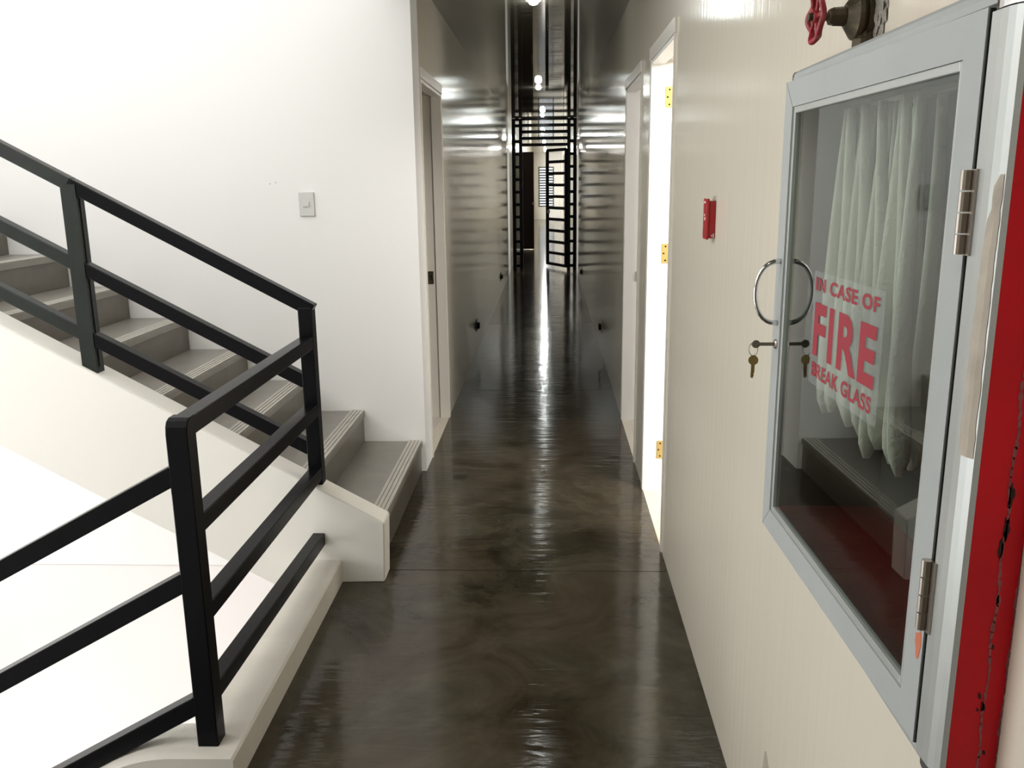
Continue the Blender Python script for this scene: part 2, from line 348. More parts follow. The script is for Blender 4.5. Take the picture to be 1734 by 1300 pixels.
# window at the far end
win = struct('window_1', None or nb(-0.42, -0.40 + 0.03, YE - 0.01, YE + 0.1, 0.48, 2.0), MLV, 'louvred window in the far end wall seen through the gate', 'window')
bm = nb(0.14, 0.19, YE - 0.01, YE + 0.1, 0.48, 2.0); box(bm, -0.39, 0.14, YE - 0.01, YE + 0.1, 1.95, 2.0); box(bm, -0.39, 0.14, YE - 0.01, YE + 0.1, 0.48, 0.53)
link('window_frame', bm, MLV, win)
for i in range(14):
    z = 0.60 + i * 0.098
    bm = nb(-0.39, 0.14, -0.035, 0.035, -0.008, 0.008); bm.transform(Matrix.Translation((0, YE + 0.05, z)) @ Matrix.Rotation(math.radians(-38), 4, 'X'))
    link('louvre', bm, MLV, win)

# ------------------------------------------------------------------ curb, stairs
bm = bmesh.new()
prism(bm, [(-0.95, -0.5), (-0.80, -0.5), (-0.80, 0.0), (-0.800, 0.083), (-0.806, 0.09), (-0.95, 0.088)], 1.90, 3.087)
# near end flows into the descending stringer
pts = [(-0.95, 0.088)]
for i in range(9):
    t = i / 8; x = -0.95 - 0.22 * t; pts.append((x, 0.088 - 0.55 * 0.22 * t * t * 0.55))
zx = pts[-1]
pts += [(-3.0, zx[1] - 0.555 * (3.0 + zx[0])), (-3.0, zx[1] - 0.555 * (3.0 + zx[0]) - 0.42), (-0.95, -0.30)]
prism(bm, pts[::-1], 1.90, 2.05)
struct('trim_3', bm, MCB, 'pale plaster curb along the stairwell edge carrying the corner post', 'curb')

st = empty('staircase', (-0.65, 3.1, 0), 'grey cement staircase climbing left along the white back wall', 'stairs')
SX, SR, SN = 0.298, 0.166, 9
sp = [(-0.637, 0.0), (-0.628, 0.243), (-3.06, 0.243 + 0.555 * 2.432), (-3.30, 1.62), (-3.30, 1.30), (-3.1, 0.065 + 0.555 * 1.888), (-0.93, 0.065 - 0.555 * 0.282), (-0.93, 0.0)]
bm = bmesh.new(); prism(bm, sp, 3.087, 3.20)
bmesh.ops.bevel(bm, geom=[e for e in bm.edges], offset=0.004, segments=2, affect='EDGES')
part('stringer', bm, MST, st, 'white plastered stringer with a sloping cap')
bm = bmesh.new()
wp = [(-0.70, 0.0)]
for k in range(SN):
    x = -0.69 - SX * k; z = SR * (k + 1) - 0.03
    wp += [(x, z - SR + 0.03 if k else 0.0), (x, z)]
wp += [(-3.06, SR * SN - 0.03), (-3.06, 1.12), (-1.095, 0.0)]
prism(bm, wp[1:], 3.20, YB - 0.002)
part('waist_slab', bm, MST, st, 'white plastered underside slab')
for k in range(SN):
    x = -0.672 - SX * k; z = SR * (k + 1)
    x1 = x - SX - 0.012 if k < SN - 1 else x - 0.2
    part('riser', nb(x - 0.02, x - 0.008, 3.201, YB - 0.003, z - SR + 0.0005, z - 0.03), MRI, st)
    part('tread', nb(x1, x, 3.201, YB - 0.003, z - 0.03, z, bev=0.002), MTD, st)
    bm = bmesh.new()
    for j in range(4): box(bm, x - 0.004 - 0.0185 * j - 0.0125, x - 0.004 - 0.0185 * j, 3.201, YB - 0.003, z, z + 0.005)
    box(bm, x - 0.071, x - 0.004, 3.201, YB - 0.003, z, z + 0.0012)
    part('nosing_strip', bm, MNS, st, 'pale ribbed nosing strip')
part('landing', nb(-4.495, -3.06, 0.605, YB - 0.003, 1.34, 1.49), MTD, st)

ds = empty('descending_staircase', (-0.9, 1.3, 0), 'stairs going down behind the curb at lower left', 'stairs')
for k in range(1, 9):
    x = -0.82 - SX * (k - 1); z = -SR * k
    part('tread', nb(x - (SX if k < 8 else 0.72), x, 0.62, 1.895, z - 0.16, z), MTD, ds)
part('landing', nb(-4.495, -3.6, 0.605, YB + 0.005, -1.64, -1.49), MTD, ds)
struct('floor_lower', nb(-4.6, -0.65, 0.45, YB, -3.1, -3.0), MTH, 'lower storey floor', 'floor')
struct('wall_lower', nb(-0.80, -0.65, 0.45, YB, -3.0, -0.5), MW, 'lower storey wall under the corridor edge', 'wall')

# ------------------------------------------------------------------ railing (one welded thing)
ra = empty('stair_railing', (-0.88, 1.975, 0.085), 'black welded square tube railing around the stairwell', 'railing')
# near corner post with rounded top front edge
bm = bmesh.new()
pr = [(1.95, 0.083), (1.95, 0.925), (1.953, 0.942), (1.961, 0.955), (1.975, 0.9605), (2.003, 0.9605), (2.003, 0.083)]
prism(bm, pr, -0.909, -0.855, axis='x')
es = [e for e in bm.edges if abs(e.verts[0].co.x - e.verts[1].co.x) < 1e-5]
bmesh.ops.bevel(bm, geom=es, offset=0.0025, segments=1, affect='EDGES')
part('post', bm, MBK, ra, 'corner post with rounded shoulder')
bm = nb(-0.909, -0.857, 3.10, 3.15, 0.388, 1.062, bev=0.003)
part('post', bm, MBK, ra)
for (z0, z1) in ((0.935, 0.935), (0.683, 0.680), (0.447, 0.434), (0.222, 0.176)):
    bm = bmesh.new(); beam(bm, (-0.881, 2.0, z0), (-0.881, 3.102 if z1 > 0.2 else 3.09, z1), 0.046, 0.047); part('rail', bm, MBK, ra)
for z in (0.935, 0.682, 0.44):
    pass
def asc(x, zc, sl): return zc + sl * (-0.88 - x)
for zc, sl in ((1.062, 0.541), (0.775, 0.541), (0.518, 0.541)):
    for xa, xb in ((-0.90, -1.70), (-1.70, -3.15)):
        if zc > 1 and xa == -0.90: xa = -0.858
        bm = bmesh.new(); beam(bm, (xa, 3.124, asc(xa, zc, sl)), (xb, 3.124, asc(xb, zc, sl)), 0.046, 0.047)
        part('rail', bm, MBK if xa > -1.5 else MBD, ra)
for px in (-1.70, -3.13):
    part('post', nb(px - 0.027, px + 0.027, 3.098, 3.152, 0.243 + 0.555 * (-0.628 - px) - 0.025, asc(px, 1.062, 0.541)), MBD if px < -1.6 else MBK, ra, 'worn black post')
    bm = bmesh.new(); beam(bm, (px + 0.0275, 3.1235, asc(px, 0.4, 0.541)), (px + 0.0275, 3.1235, asc(px, 1.03, 0.541)), 0.006, 0.012, 0.001); part('weld_flange', bm, MBD, ra)
for zc, sl in ((0.822, 0.54), (0.545, 0.558), (0.205, 0.57)):
    bm = bmesh.new(); beam(bm, (-0.90, 1.976, zc), (-3.0, 1.976, zc - sl * 2.1), 0.046, 0.047); part('rail', bm, MBK, ra)
part('post', nb(-3.03, -2.98, 1.95, 2.0, -1.2, -0.3), MBK, ra)

# ------------------------------------------------------------------ fire hose cabinet
cb = empty('fire_hose_cabinet', (0.46, 1.2, 0.87), 'grey aluminium framed hose cabinet with glass door and red side on the right wall', 'cabinet')
ZB, ZT = 0.868, 1.672; YN, YF = 0.812, 1.575
bm = bmesh.new()   # red sheet steel body: near side, far side, top, bottom
box(bm, 0.4098, XR - 0.001, YN, YN + 0.003, ZB - 0.012, ZT)
box(bm, 0.425, 0.60, YF - 0.05, YF - 0.046, 0.92, 1.62) if False else None
part('side_panel', bm, MRD, cb, 'red enamelled side panel with chipped edges')
bm = bmesh.new()
box(bm, 0.425, XR - 0.001, YF - 0.03, YF - 0.018, ZB + 0.01, ZT - 0.01); box(bm, 0.425, XR - 0.001, YN + 0.012, YF - 0.03, ZT - 0.022, ZT - 0.01); box(bm, 0.425, XR - 0.001, YN + 0.012, YF - 0.03, ZB + 0.01, ZB + 0.022)
part('outer_body', bm, MRD, cb)
bm = bmesh.new()
y0, y1, z0, z1 = CABH; e = 0.002
box(bm, 0.595, 0.599, y0 + e, y1 - e, z0 + e, z1 - e)
part('back_panel', bm, MGI, cb, 'dim grey cabinet back')
bm = bmesh.new()
box(bm, 0.415, 0.595, y0 + e, y1 - e, z0 + e, z0 + 0.006); box(bm, 0.415, 0.595, y0 + e, y0 + 0.006, z0 + e, z1 - e)
part('inner_lining', bm, MRI2, cb, 'red painted cabinet floor and near side')
bm = bmesh.new()
box(bm, 0.415, 0.595, y1 - 0.006, y1 - e, z0 + e, z1 - e); box(bm, 0.415, 0.595, y0 + e, y1 - e, z1 - 0.006, z1 - e)
part('inner_far_side', bm, MGI, cb)
# rounded aluminium rim, four members with a bulging profile
PR_NEAR = [(0.0, -0.0006), (0.0, 0.0), (0.003, 0.004), (0.009, 0.0075), (0.018, 0.0098), (0.030, 0.0105), (0.046, 0.0105), (0.0495, 0.009), (0.0505, 0.006), (0.0505, -0.022), (0.045, -0.022), (0.040, -0.004), (0.004, -0.003)]
PR_SIDE = [(0.0, -0.020), (0.0, -0.004), (0.002, 0.002), (0.007, 0.0065), (0.014, 0.008), (0.021, 0.0075), (0.0235, -0.002), (0.030, -0.003), (0.030, -0.010), (0.004, -0.020)]
def rim_member(p0, p1, inward, prof, out=(-1, 0, 0)):
    """profile in (inward, out): rounded outer shoulder"""
    p0, p1, inw, ou = Vector(p0), Vector(p1), Vector(inward), Vector(out)
    bm = bmesh.new(); A = [bm.verts.new(p0 + inw * a + ou * b) for a, b in prof]; B = [bm.verts.new(p1 + inw * a + ou * b) for a, b in prof]
    bm.faces.new(A); bm.faces.new(B[::-1]); n = len(prof)
    for i in range(n): bm.faces.new((A[i], B[i], B[(i + 1) % n], A[(i + 1) % n]))
    return bm
XF = 0.409
CW = 0.03
part('rim', rim_member((XF, YN, ZB + CW - 0.009), (XF, YN, ZT - CW), (0, 1, 0), PR_NEAR), MAR, cb, 'rounded satin aluminium rim beside the hinges', smooth=False)
part('rim', rim_member((XF + 0.004, YF, ZB + CW), (XF + 0.004, YF, ZT - CW), (0, -1, 0), PR_SIDE), MAR, cb)
part('rim', rim_member((XF + 0.004, YN + CW, ZT), (XF + 0.004, YF - CW, ZT), (0, 0, -1), PR_SIDE), MAL, cb)
part('rim', rim_member((XF + 0.004, YN + CW, ZB), (XF + 0.004, YF - CW, ZB), (0, 0, 1), PR_SIDE), MAL, cb)
for yy, zz, mm in ((YN, ZB, MDK), (YN, ZT, MCH), (YF, ZB, MDK), (YF, ZT, MDK)):
    s1 = 1 if yy == YN else -1; s2 = 1 if zz == ZB else -1
    dx = 0.0 if yy == YN else 0.02
    a, b = sorted((yy + s1 * 0.002, yy + s1 * 0.05)); c_, d_ = sorted((zz + s2 * 0.0, zz + s2 * (CW + (-0.009 if zz == ZB else 0.002))))
    bm = bmesh.new()
    if mm is MCH:   # polished rounded corner casting
        n = 9; pr = []
        for i in range(n):
            t = math.pi * i / (n - 1); pr.append((XF - 0.003 - 0.008 * math.sin(t), yy + 0.0005 + 0.050 * (1 - math.cos(t)) / 2))
        pr = [(XF + 0.012, yy)] + pr + [(XF + 0.012, yy + 0.051)]
        prism(bm, pr, ZT - CW + 0.001, ZT - 0.0, axis='z')
    else:
        box(bm, XF - 0.006 + dx * 0.3, XF + 0.02, a, b, c_, d_, bev=0.007)
    part('corner_piece', bm, mm, cb, 'polished corner piece' if mm is MCH else 'dark corner piece')
# stains on the rim and the red side
def blob(bm, cy, cz, ry, rz, fx, n=14, seed=0, th=0.0006):
    rnd = random.Random(seed); pts = []
    for i in range(n):
        t = 2 * math.pi * i / n; k = 0.75 + 0.5 * rnd.random(); pts.append((cy + ry * k * math.cos(t), cz + rz * k * math.sin(t)))
    A = [bm.verts.new((fx(y) - th, y, z)) for y, z in pts]; B = [bm.verts.new((fx(y) + 0.0005, y, z)) for y, z in pts]
    bm.faces.new(A); bm.faces.new(B[::-1])
    for i in range(n): bm.faces.new((A[i], B[i], B[(i + 1) % n], A[(i + 1) % n]))
def side_blob(bm, cx_, cz, rx, rz, n=10, seed=0):
    rnd = random.Random(seed); pts = []
    for i in range(n):
        t = 2 * math.pi * i / n; k = 0.6 + 0.7 * rnd.random(); pts.append((cx_ + rx * k * math.cos(t), cz + rz * k * math.sin(t)))
    prism(bm, pts, YN - 0.0006, YN + 0.0006)
# tape residue: on the bulging profile near its outer shoulder (a ragged strip hugging the curve)
prof = [(0.0, -0.001), (0.003, 0.004), (0.009, 0.0075), (0.018, 0.0098), (0.030, 0.0105)]
def rimx(a):
    for (a0, b0), (a1, b1) in zip(prof[:-1], prof[1:]):
        if a0 <= a <= a1: return b0 + (b1 - b0) * (a - a0) / (a1 - a0)
    return 0.0105
bm = bmesh.new(); rnd = random.Random(4); rows = []
NZ = 26
for i in range(NZ + 1):
    z = 1.235 + 0.265 * i / NZ; t = i / NZ
    a0 = 0.0035 + 0.0012 * rnd.random(); a1 = 0.0215 - 0.008 * t * t + 0.0022 * rnd.random() - (0.003 if t > 0.85 else 0)
    if i == NZ: a1 = a0 + 0.003
    rows.append([bm.verts.new((XF - rimx(a) - 0.0006, YN + a, z)) for a in (a0, a0 + (a1 - a0) / 3, a0 + 2 * (a1 - a0) / 3, a1)])
for r0, r1 in zip(rows[:-1], rows[1:]):
    for k in range(3): bm.faces.new((r0[k], r0[k + 1], r1[k + 1], r1[k]))
part('tape_residue', bm, MSM, cb, 'beige tape residue on the rim')
bm = bmesh.new()
for i in range(46):
    z = 0.90 + i * 0.0095; side_blob(bm, 0.4405 + 0.0012 * math.sin(i * 0.7) , z, 0.0012 + 0.0012 * random.random(), 0.006, 7, i)
for i in range(20):
    z = 0.90 + i * 0.011; side_blob(bm, 0.4595 + 0.001 * math.sin(i), z, 0.0008 + 0.001 * random.random(), 0.006, 7, i + 50)
part('scuffed_paint', bm, MPK, cb, 'pink scuffed line in the red paint')
for cx_, cz, rx, rz in ((0.4415, 1.165, 0.003, 0.014), (0.4385, 1.145, 0.0028, 0.009), (0.441, 1.09, 0.0016, 0.004), (0.4350, 0.985, 0.0018, 0.004), (0.4395, 0.972, 0.0022, 0.006), (0.442, 1.04, 0.0012, 0.003), (0.446, 0.92, 0.0015, 0.003), (0.442, 1.2, 0.003, 0.012), (0.4345, 0.969, 0.0012, 0.002)):
    bm = bmesh.new(); side_blob(bm, cx_, cz, rx, rz, 11, int(cz * 1000)); part('rust_mark', bm, MRU, cb)

# ---- glass door, slightly ajar
HX, HY = 0.399, 0.868; AJ = math.radians(1.35)
dr = bpy.data.objects.new('door', None)
DM = Matrix.Translation((HX, HY, 0)) @ Matrix.Rotation(AJ, 4, 'Z')
bm = bmesh.new()
DW, DZ0, DZ1 = 0.637, 0.891, 1.648
# door frame = hinge stile and lock stile, top and bottom rails, mitred; local x: 0 front .. 0.024 back
def mitred(pts, x0, x1):
    A = [bm.verts.new((x0, y, z)) for y, z in pts]; B = [bm.verts.new((x1, y, z)) for y, z in pts]
    bm.faces.new(A); bm.faces.new(B[::-1]); n = len(pts)
    for i in range(n): bm.faces.new((A[i], B[i], B[(i + 1) % n], A[(i + 1) % n]))
FW, G = 0.040, 0.0006
o0, o1, q0, q1 = 0.0, DW, DZ0, DZ1
mitred([(o0, q0), (o0 + FW, q0 + FW), (o0 + FW, q1 - FW), (o0, q1)], 0, 0.014)
mitred([(o1, q0), (o1, q1), (o1 - FW, q1 - FW), (o1 - FW, q0 + FW)], 0, 0.014)
mitred([(o0 + G, q0), (o1 - G, q0), (o1 - FW - G, q0 + FW), (o0 + FW + G, q0 + FW)], 0.0004, 0.0136)
mitred([(o0 + G, q1), (o0 + FW + G, q1 - FW), (o1 - FW - G, q1 - FW), (o1 - G, q1)], 0.0004, 0.0136)
door = link('door', bm, MAL, cb); door['label'] = 'glazed grey aluminium door standing slightly ajar'
door.matrix_basis = cb.matrix_basis.inverted() @ DM
def dpart(name, bm, m, label=None, smooth=False):
    o = link(name, bm, m, door, smooth)
    if label: o['label'] = label
    return o
BW = 0.010
dpart('gap_shade_strip', nb(0.0015, 0.022, -0.0022, -0.0002, DZ0 + 0.001, DZ1 - 0.001), MHO2, 'black strip standing in for the shaded gap at the hinge edge')  # black strip on the door edge paints the shade of the hinge gap
bm = bmesh.new()
for (ya, yb, za, zb) in ((o0 + FW, o0 + FW + BW, q0 + FW, q1 - FW), (o1 - FW - BW, o1 - FW, q0 + FW, q1 - FW), (o0 + FW + BW, o1 - FW - BW, q0 + FW, q0 + FW + BW), (o0 + FW + BW, o1 - FW - BW, q1 - FW - BW, q1 - FW)):
    box(bm, 0.0025, 0.012, ya, yb, za, zb, bev=0.001)
dpart('glazing_bead', bm, MAR, 'paler glazing bead')
dpart('glass_pane', nb(0.0075, 0.0080, o0 + FW + BW * 0.5, o1 - FW - BW * 0.5, q0 + FW + BW * 0.5, q1 - FW - BW * 0.5), MGL, 'clear glass pane')
dpart('sticker', nb(0.0070, 0.00725, 0.190, 0.455, 1.196, 1.365), MFILM, 'translucent warning sticker')
def lettering(txt, y_left, y_right, z0, z1, off=0.0, sp=1.1):
    cu = bpy.data.curves.new('t', 'FONT'); cu.body = txt; cu.size = 1; cu.offset = off; cu.space_character = sp; cu.resolution_u = 4
    o = bpy.data.objects.new('t', cu); C.objects.link(o)
    dg = bpy.context.evaluated_depsgraph_get(); me = bpy.data.meshes.new_from_object(o.evaluated_get(dg))
    bpy.data.objects.remove(o)
    xs = [v.co.x for v in me.vertices]; ys = [v.co.y for v in me.vertices]
    x0, x1, a0, a1 = min(xs), max(xs), min(ys), max(ys)
    for v in me.vertices:
        u = (v.co.x - x0) / (x1 - x0); t = (v.co.y - a0) / (a1 - a0)
        v.co = (0.0066, y_left + (y_right - y_left) * u, z0 + (z1 - z0) * t)
    me.materials.clear(); me.materials.append(MTX); me.name = 'lettering'
    ob = bpy.data.objects.new('lettering', me); C.objects.link(ob); ob.parent = door
    ob['label'] = 'red block lettering reading ' + txt
lettering('IN CASE OF', 0.447, 0.206, 1.336, 1.356, 0.03)
lettering('FIRE', 0.444, 0.207, 1.240, 1.319, 0.036, 1.16)
lettering('BREAK GLASS', 0.443, 0.209, 1.208, 1.230, 0.03)
# D handle and lock on the free stile
bm = bmesh.new(); pts = []
for i in range(17):
    t = math.pi * i / 16; pts.append((-0.040 * math.sin(t) ** 0.8, 0.612, 1.312 - 0.052 * math.cos(t)))
tube(bm, pts, [0.0045 - 0.0015 * math.sin(math.pi * i / 16) for i in range(17)], 10)
dpart('handle', bm, MCH, 'chrome bow handle', True)
bm = bmesh.new(); lathe(bm, (0.001, 0.612, 1.224), (-1, 0, 0), [(0, 0.0085), (0.003, 0.0085), (0.005, 0.007), (0.0055, 0.001)], 16)
dpart('lock', bm, MSH, 'round key lock')
# hinges (knuckled) between door and rim
for za, zb in ((1.425, 1.505), (1.03, 1.11)):
    bm = bmesh.new(); n = 4; L_ = (zb - za) / n
    for k in range(n):
        lathe(bm, (-0.006, -0.0035, za + k * L_ + 0.0008), (0, 0, 1), [(0, 0.0052), (L_ - 0.0016, 0.0052)], 12)
    box(bm, -0.0032, -0.0005, -0.016, -0.002, za, zb)
    dpart('hinge', bm, MSH, 'knuckled steel hinge')
bm = bmesh.new(); rnd = random.Random(2); pts = []
for i in range(12):
    t = 2 * math.pi * i / 12; k = 0.7 + 0.5 * rnd.random(); pts.append((0.010 + 0.0065 * k * math.cos(t), 1.005 + 0.018 * k * math.sin(t)))
mitred(pts, -0.0004, 0.0002)
dpart('primer_patch', bm, MOR, 'orange primer patch')

# keys hanging from the lock
LK = DM @ Vector((-0.004, 0.612, 1.224))
ky = empty('key_ring', LK, 'small steel keys hanging from the cabinet door lock', 'keys')
bm = bmesh.new(); beam(bm, LK + Vector((0.004, 0, 0)), LK + Vector((-0.024, 0, 0.0)), 0.0016, 0.006, 0.0004)
lathe(bm, LK + Vector((-0.030, -0.001, 0)), (0, 1, 0), [(0, 0.007), (0.002, 0.007)], 12)
part('key', bm, MSH, ky)
bm = bmesh.new(); c_ = LK + Vector((-0.034, 0, -0.009))
tube(bm, [c_ + Vector((0.0075 * math.cos(t), 0.002 * math.sin(t), 0.0105 * math.sin(t))) for t in [2 * math.pi * i / 20 for i in range(20)]], 0.0008, 6, close=True)
part('ring', bm, MSH, ky)
bm = bmesh.new(); c_ = LK + Vector((-0.033, 0.001, -0.028))
lathe(bm, c_ + Vector((0, -0.001, 0)), (0.2, 1, 0), [(0, 0.0085), (0.002, 0.0085)], 14)
prism(bm, [(c_.x - 0.003, c_.z), (c_.x + 0.003, c_.z), (c_.x + 0.0028, c_.z - 0.022), (c_.x + 0.0015, c_.z - 0.024), (c_.x + 0.0022, c_.z - 0.027), (c_.x, c_.z - 0.032), (c_.x - 0.003, c_.z - 0.030)], c_.y, c_.y + 0.002)
part('key', bm, MHB, ky, 'hanging brass coloured key')

# ---- hose inside the cabinet
rk = empty('hose_rack', (0.52, 1.25, 1.60), 'metal swing rack bar holding the folded hose inside the cabinet', 'rack')
bm = bmesh.new(); beam(bm, (0.505, 0.93, 1.606), (0.505, 1.50, 1.606), 0.03, 0.012)
part('bar', bm, MSH, rk)
hs = empty('fire_hose', (0.505, 1.25, 1.2), 'white canvas fire hose hung in long vertical folds behind the glass', 'hose')
NF = 22
for k in range(NF):
    t = k / (NF - 1)
    yt = 1.465 - 0.30 * t + random.uniform(-0.006, 0.006)
    yb = 1.475 - 0.36 * t + random.uniform(-0.008, 0.008)
    zb = 1.128 + 0.012 * math.sin(k * 1.7) + random.uniform(-0.012, 0.010) - 0.012 * t
    xx = 0.478 + 0.018 * math.sin(k * 2.6) + random.uniform(-0.004, 0.004)
    hw = random.uniform(0.0070, 0.0098)
    prev = None; bm = bmesh.new(); rings = []
    N = 22
    for i in range(N + 1):
        s = i / N; z = 1.60 + (zb - 1.60) * s
        y = yt + (yb - yt) * s ** 1.3 + 0.004 * math.sin(s * 5 + k) ; x = xx + 0.006 * math.sin(s * 4 + k * 1.3)
        ww = hw * (0.72 + 0.45 * s); dd = 0.008 + 0.013 * s
        if s > 0.9:
            q = (s - 0.9) / 0.1; ww *= math.sqrt(max(0.02, 1 - q * q * 0.97)); dd *= math.sqrt(max(0.02, 1 - q * q * 0.9))
        ring = []
        for j in range(12):
            a = 2 * math.pi * j / 12; ca, sa = math.cos(a), math.sin(a)
            fl_ = 1 - 0.22 * abs(math.cos(2 * a + 0.6)) 
            ring.append(bm.verts.new((x + dd * ca * fl_, y + ww * sa * fl_, z)))
        rings.append(ring)
    for a, b in zip(rings[:-1], rings[1:]):
        for j in range(12): bm.faces.new((a[j], a[(j + 1) % 12], b[(j + 1) % 12], b[j]))
    bm.faces.new(rings[0]); bm.faces.new(rings[-1][::-1])
    part('fold', bm, MHO, hs, smooth=True)
# flat outer layer of the hose fanning to the far side
bm = bmesh.new(); rows = []
for i in range(14):
    s = i / 13; z = 1.60 - 0.40 * s
    rows.append([bm.verts.new((0.500 + 0.005 * math.sin(j * 1.3 + s * 3), 1.41 + (0.10 * (j / 9)) * (0.25 + s * 0.75), z)) for j in range(10)])
for a, b in zip(rows[:-1], rows[1:]):
    for j in range(9): bm.faces.new((a[j], a[j + 1], b[j + 1], b[j]))
o = part('outer_layer', bm, MHO, hs, 'flat outer layer of the hose fanning out', smooth=True)
md = o.modifiers.new('s', 'SOLIDIFY'); md.thickness = 0.003
# red hose valve knob near hinge side
hv = empty('hose_nozzle', (0.50, 1.00, 1.50), 'small red capped nozzle clipped beside the folded hose', 'nozzle')
bm = bmesh.new(); lathe(bm, (0.49, 1.0, 1.42), (0, 0, 1), [(0, 0.012), (0.03, 0.014), (0.035, 0.018), (0.06, 0.018), (0.062, 0.010), (0.075, 0.010)], 14)
part('body', bm, MBR, hv)
bm = bmesh.new(); lathe(bm, (0.49, 1.0, 1.497), (0, 0, 1), [(0, 0.016), (0.024, 0.016), (0.026, 0.010)], 14)
part('cap', bm, MWH, hv, 'red cap')

# ------------------------------------------------------------------ gate valve above the cabinet
VY, VZ = 1.35, 1.7215
va = empty('gate_valve', (0.45, VY, 1.69), 'aged brass angle valve with red handwheel above the hose cabinet', 'valve')
bm = bmesh.new()
lathe(bm, (0.455, VY, VZ), (-1, 0, 0), [(-0.01, 0.030), (0.004, 0.033), (0.009, 0.034), (0.010, 0.030), (0.016, 0.0335), (0.022, 0.032), (0.028, 0.024), (0.034, 0.016)], 24)
lathe(bm, (0.452, VY - 0.004, VZ - 0.01), (0, 0, -1), [(0, 0.020), (0.02, 0.018), (0.022, 0.019), (0.034, 0.019), (0.035, 0.015), (0.05, 0.015)], 18)
part('body', bm, MBR, va, smooth=False)
bm = bmesh.new()
lathe(bm, (0.426, VY, VZ), (-1, 0, 0), [(0, 0.0135), (0.022, 0.0125), (0.022, 0.0125)], 8)
lathe(bm, (0.404, VY, VZ), (-1, 0, 0), [(0, 0.0125), (0.005, 0.0115), (0.007, 0.007), (0.008, 0.006)], 6)
part('packing_nut', bm, MBR, va)
bm = bmesh.new(); lathe(bm, (0.400, VY, VZ), (-1, 0, 0), [(0, 0.0055), (0.024, 0.0055), (0.03, 0.005), (0.031, 0.0015)], 12)
part('stem', bm, MBR, va)
WX = 0.381
bm = bmesh.new(); pts = []; N = 60
for i in range(N):
    t = 2 * math.pi * i / N; rr = 0.0310 + 0.0026 * math.cos(5 * t); pts.append((WX - 0.002 * math.cos(5 * t), VY + rr * math.cos(t), VZ + rr * math.sin(t)))
tube(bm, pts, 0.0044, 10, close=True)
for k in range(5):
    t = 2 * math.pi * (k + 0.5) / 5; beam(bm, (WX, VY, VZ), (WX, VY + 0.027 * math.cos(t), VZ + 0.027 * math.sin(t)), 0.0048, 0.006, 0.0015)
lathe(bm, (WX + 0.005, VY, VZ), (-1, 0, 0), [(0, 0.009), (0.01, 0.009)], 14)
part('handwheel', bm, MWH, va, 'red five lobed handwheel', smooth=True)
# broken plaster around the pipe
bm = bmesh.new(); bmesh.ops.create_icosphere(bm, subdivisions=4, radius=1)
rnd = random.Random(11)
from mathutils import noise as mn
for v in bm.verts:
    n_ = 1 + 0.28 * mn.noise(v.co * 3.1) + 0.2 * mn.noise(v.co * 8)
    v.co = Vector((0.461 + 0.010 * v.co.x * n_, VY - 0.012 + 0.047 * v.co.y * n_, VZ + 0.004 + 0.050 * v.co.z * n_))
part('broken_plaster', bm, MPL, va, 'ragged grey plaster collar')

# ------------------------------------------------------------------ alarm box, switch, outlets
al = empty('fire_alarm_box', (XR, 2.51, 1.387), 'small red alarm box on the right wall past the hose cabinet', 'alarm')
part('body', nb(0.4415, XR, 2.482, 2.535, 1.336, 1.438, bev=0.002), MRB, al)
part('cover', nb(0.4355, 0.4415, 2.479, 2.54, 1.333, 1.444, bev=0.001), MRB, al)
for a in ((2.515, 2.524, 1.396, 1.402), (2.505, 2.517, 1.385, 1.393), (2.510, 2.528, 1.431, 1.437)):
    part('print_mark', nb(0.4350, 0.4356, *a), MLB, al, 'small white print')
bm = bmesh.new(); tube(bm, [(0.4525 + 0.0028 * math.cos(t), 2.4815, 1.3435 + 0.0028 * math.sin(t)) for t in [2 * math.pi * i / 14 for i in range(14)]], 0.0008, 6, close=True); box(bm, 0.455, 0.4566, 2.4808, 2.4822, 1.338, 1.35)
part('key_slot', bm, MLB, al, 'white keyhole mark')

sw = empty('light_switch', (-1.207, YB, 1.396), 'pale grey single rocker switch on the white stairwell wall', 'switch')
part('plate', nb(-1.246, -1.170, YB - 0.010, YB, 1.339, 1.456, bev=0.002), MSW, sw)
part('rocker', nb(-1.226, -1.194, YB - 0.0145, YB - 0.010, 1.385, 1.411, bev=0.0015), MSW, sw)
def outlet(x, y, z, side, label, plate=False):
    o = empty('wall_outlet', (x, y, z), label, 'outlet', None)
    s = -side
    a, b = sorted((x, x + s * 0.006)); part('plate', nb(a, b, y - 0.06, y + 0.06, z - 0.05, z + 0.05, bev=0.001), MTR if plate else MDK, o)
    a, b = sorted((x + s * 0.006, x + s * 0.03)); part('plug', nb(a, b, y - 0.035, y + 0.03, z - 0.03, z + 0.02, bev=0.006), MHO2, o, 'black plug')
outlet(XL, 7.75, 0.24, -1, 'dark outlet low on the left corridor wall, the nearer of two')
outlet(XL, 11.8, 0.24, -1, 'dark outlet low on the left corridor wall, the farther one near the gate')
outlet(XR, 7.65, 0.24, 1, 'pale plated outlet with black plug low on the right corridor wall', True)
outlet(XR, 12.4, 0.24, 1, 'small dark outlet low on the right corridor wall near the gate')
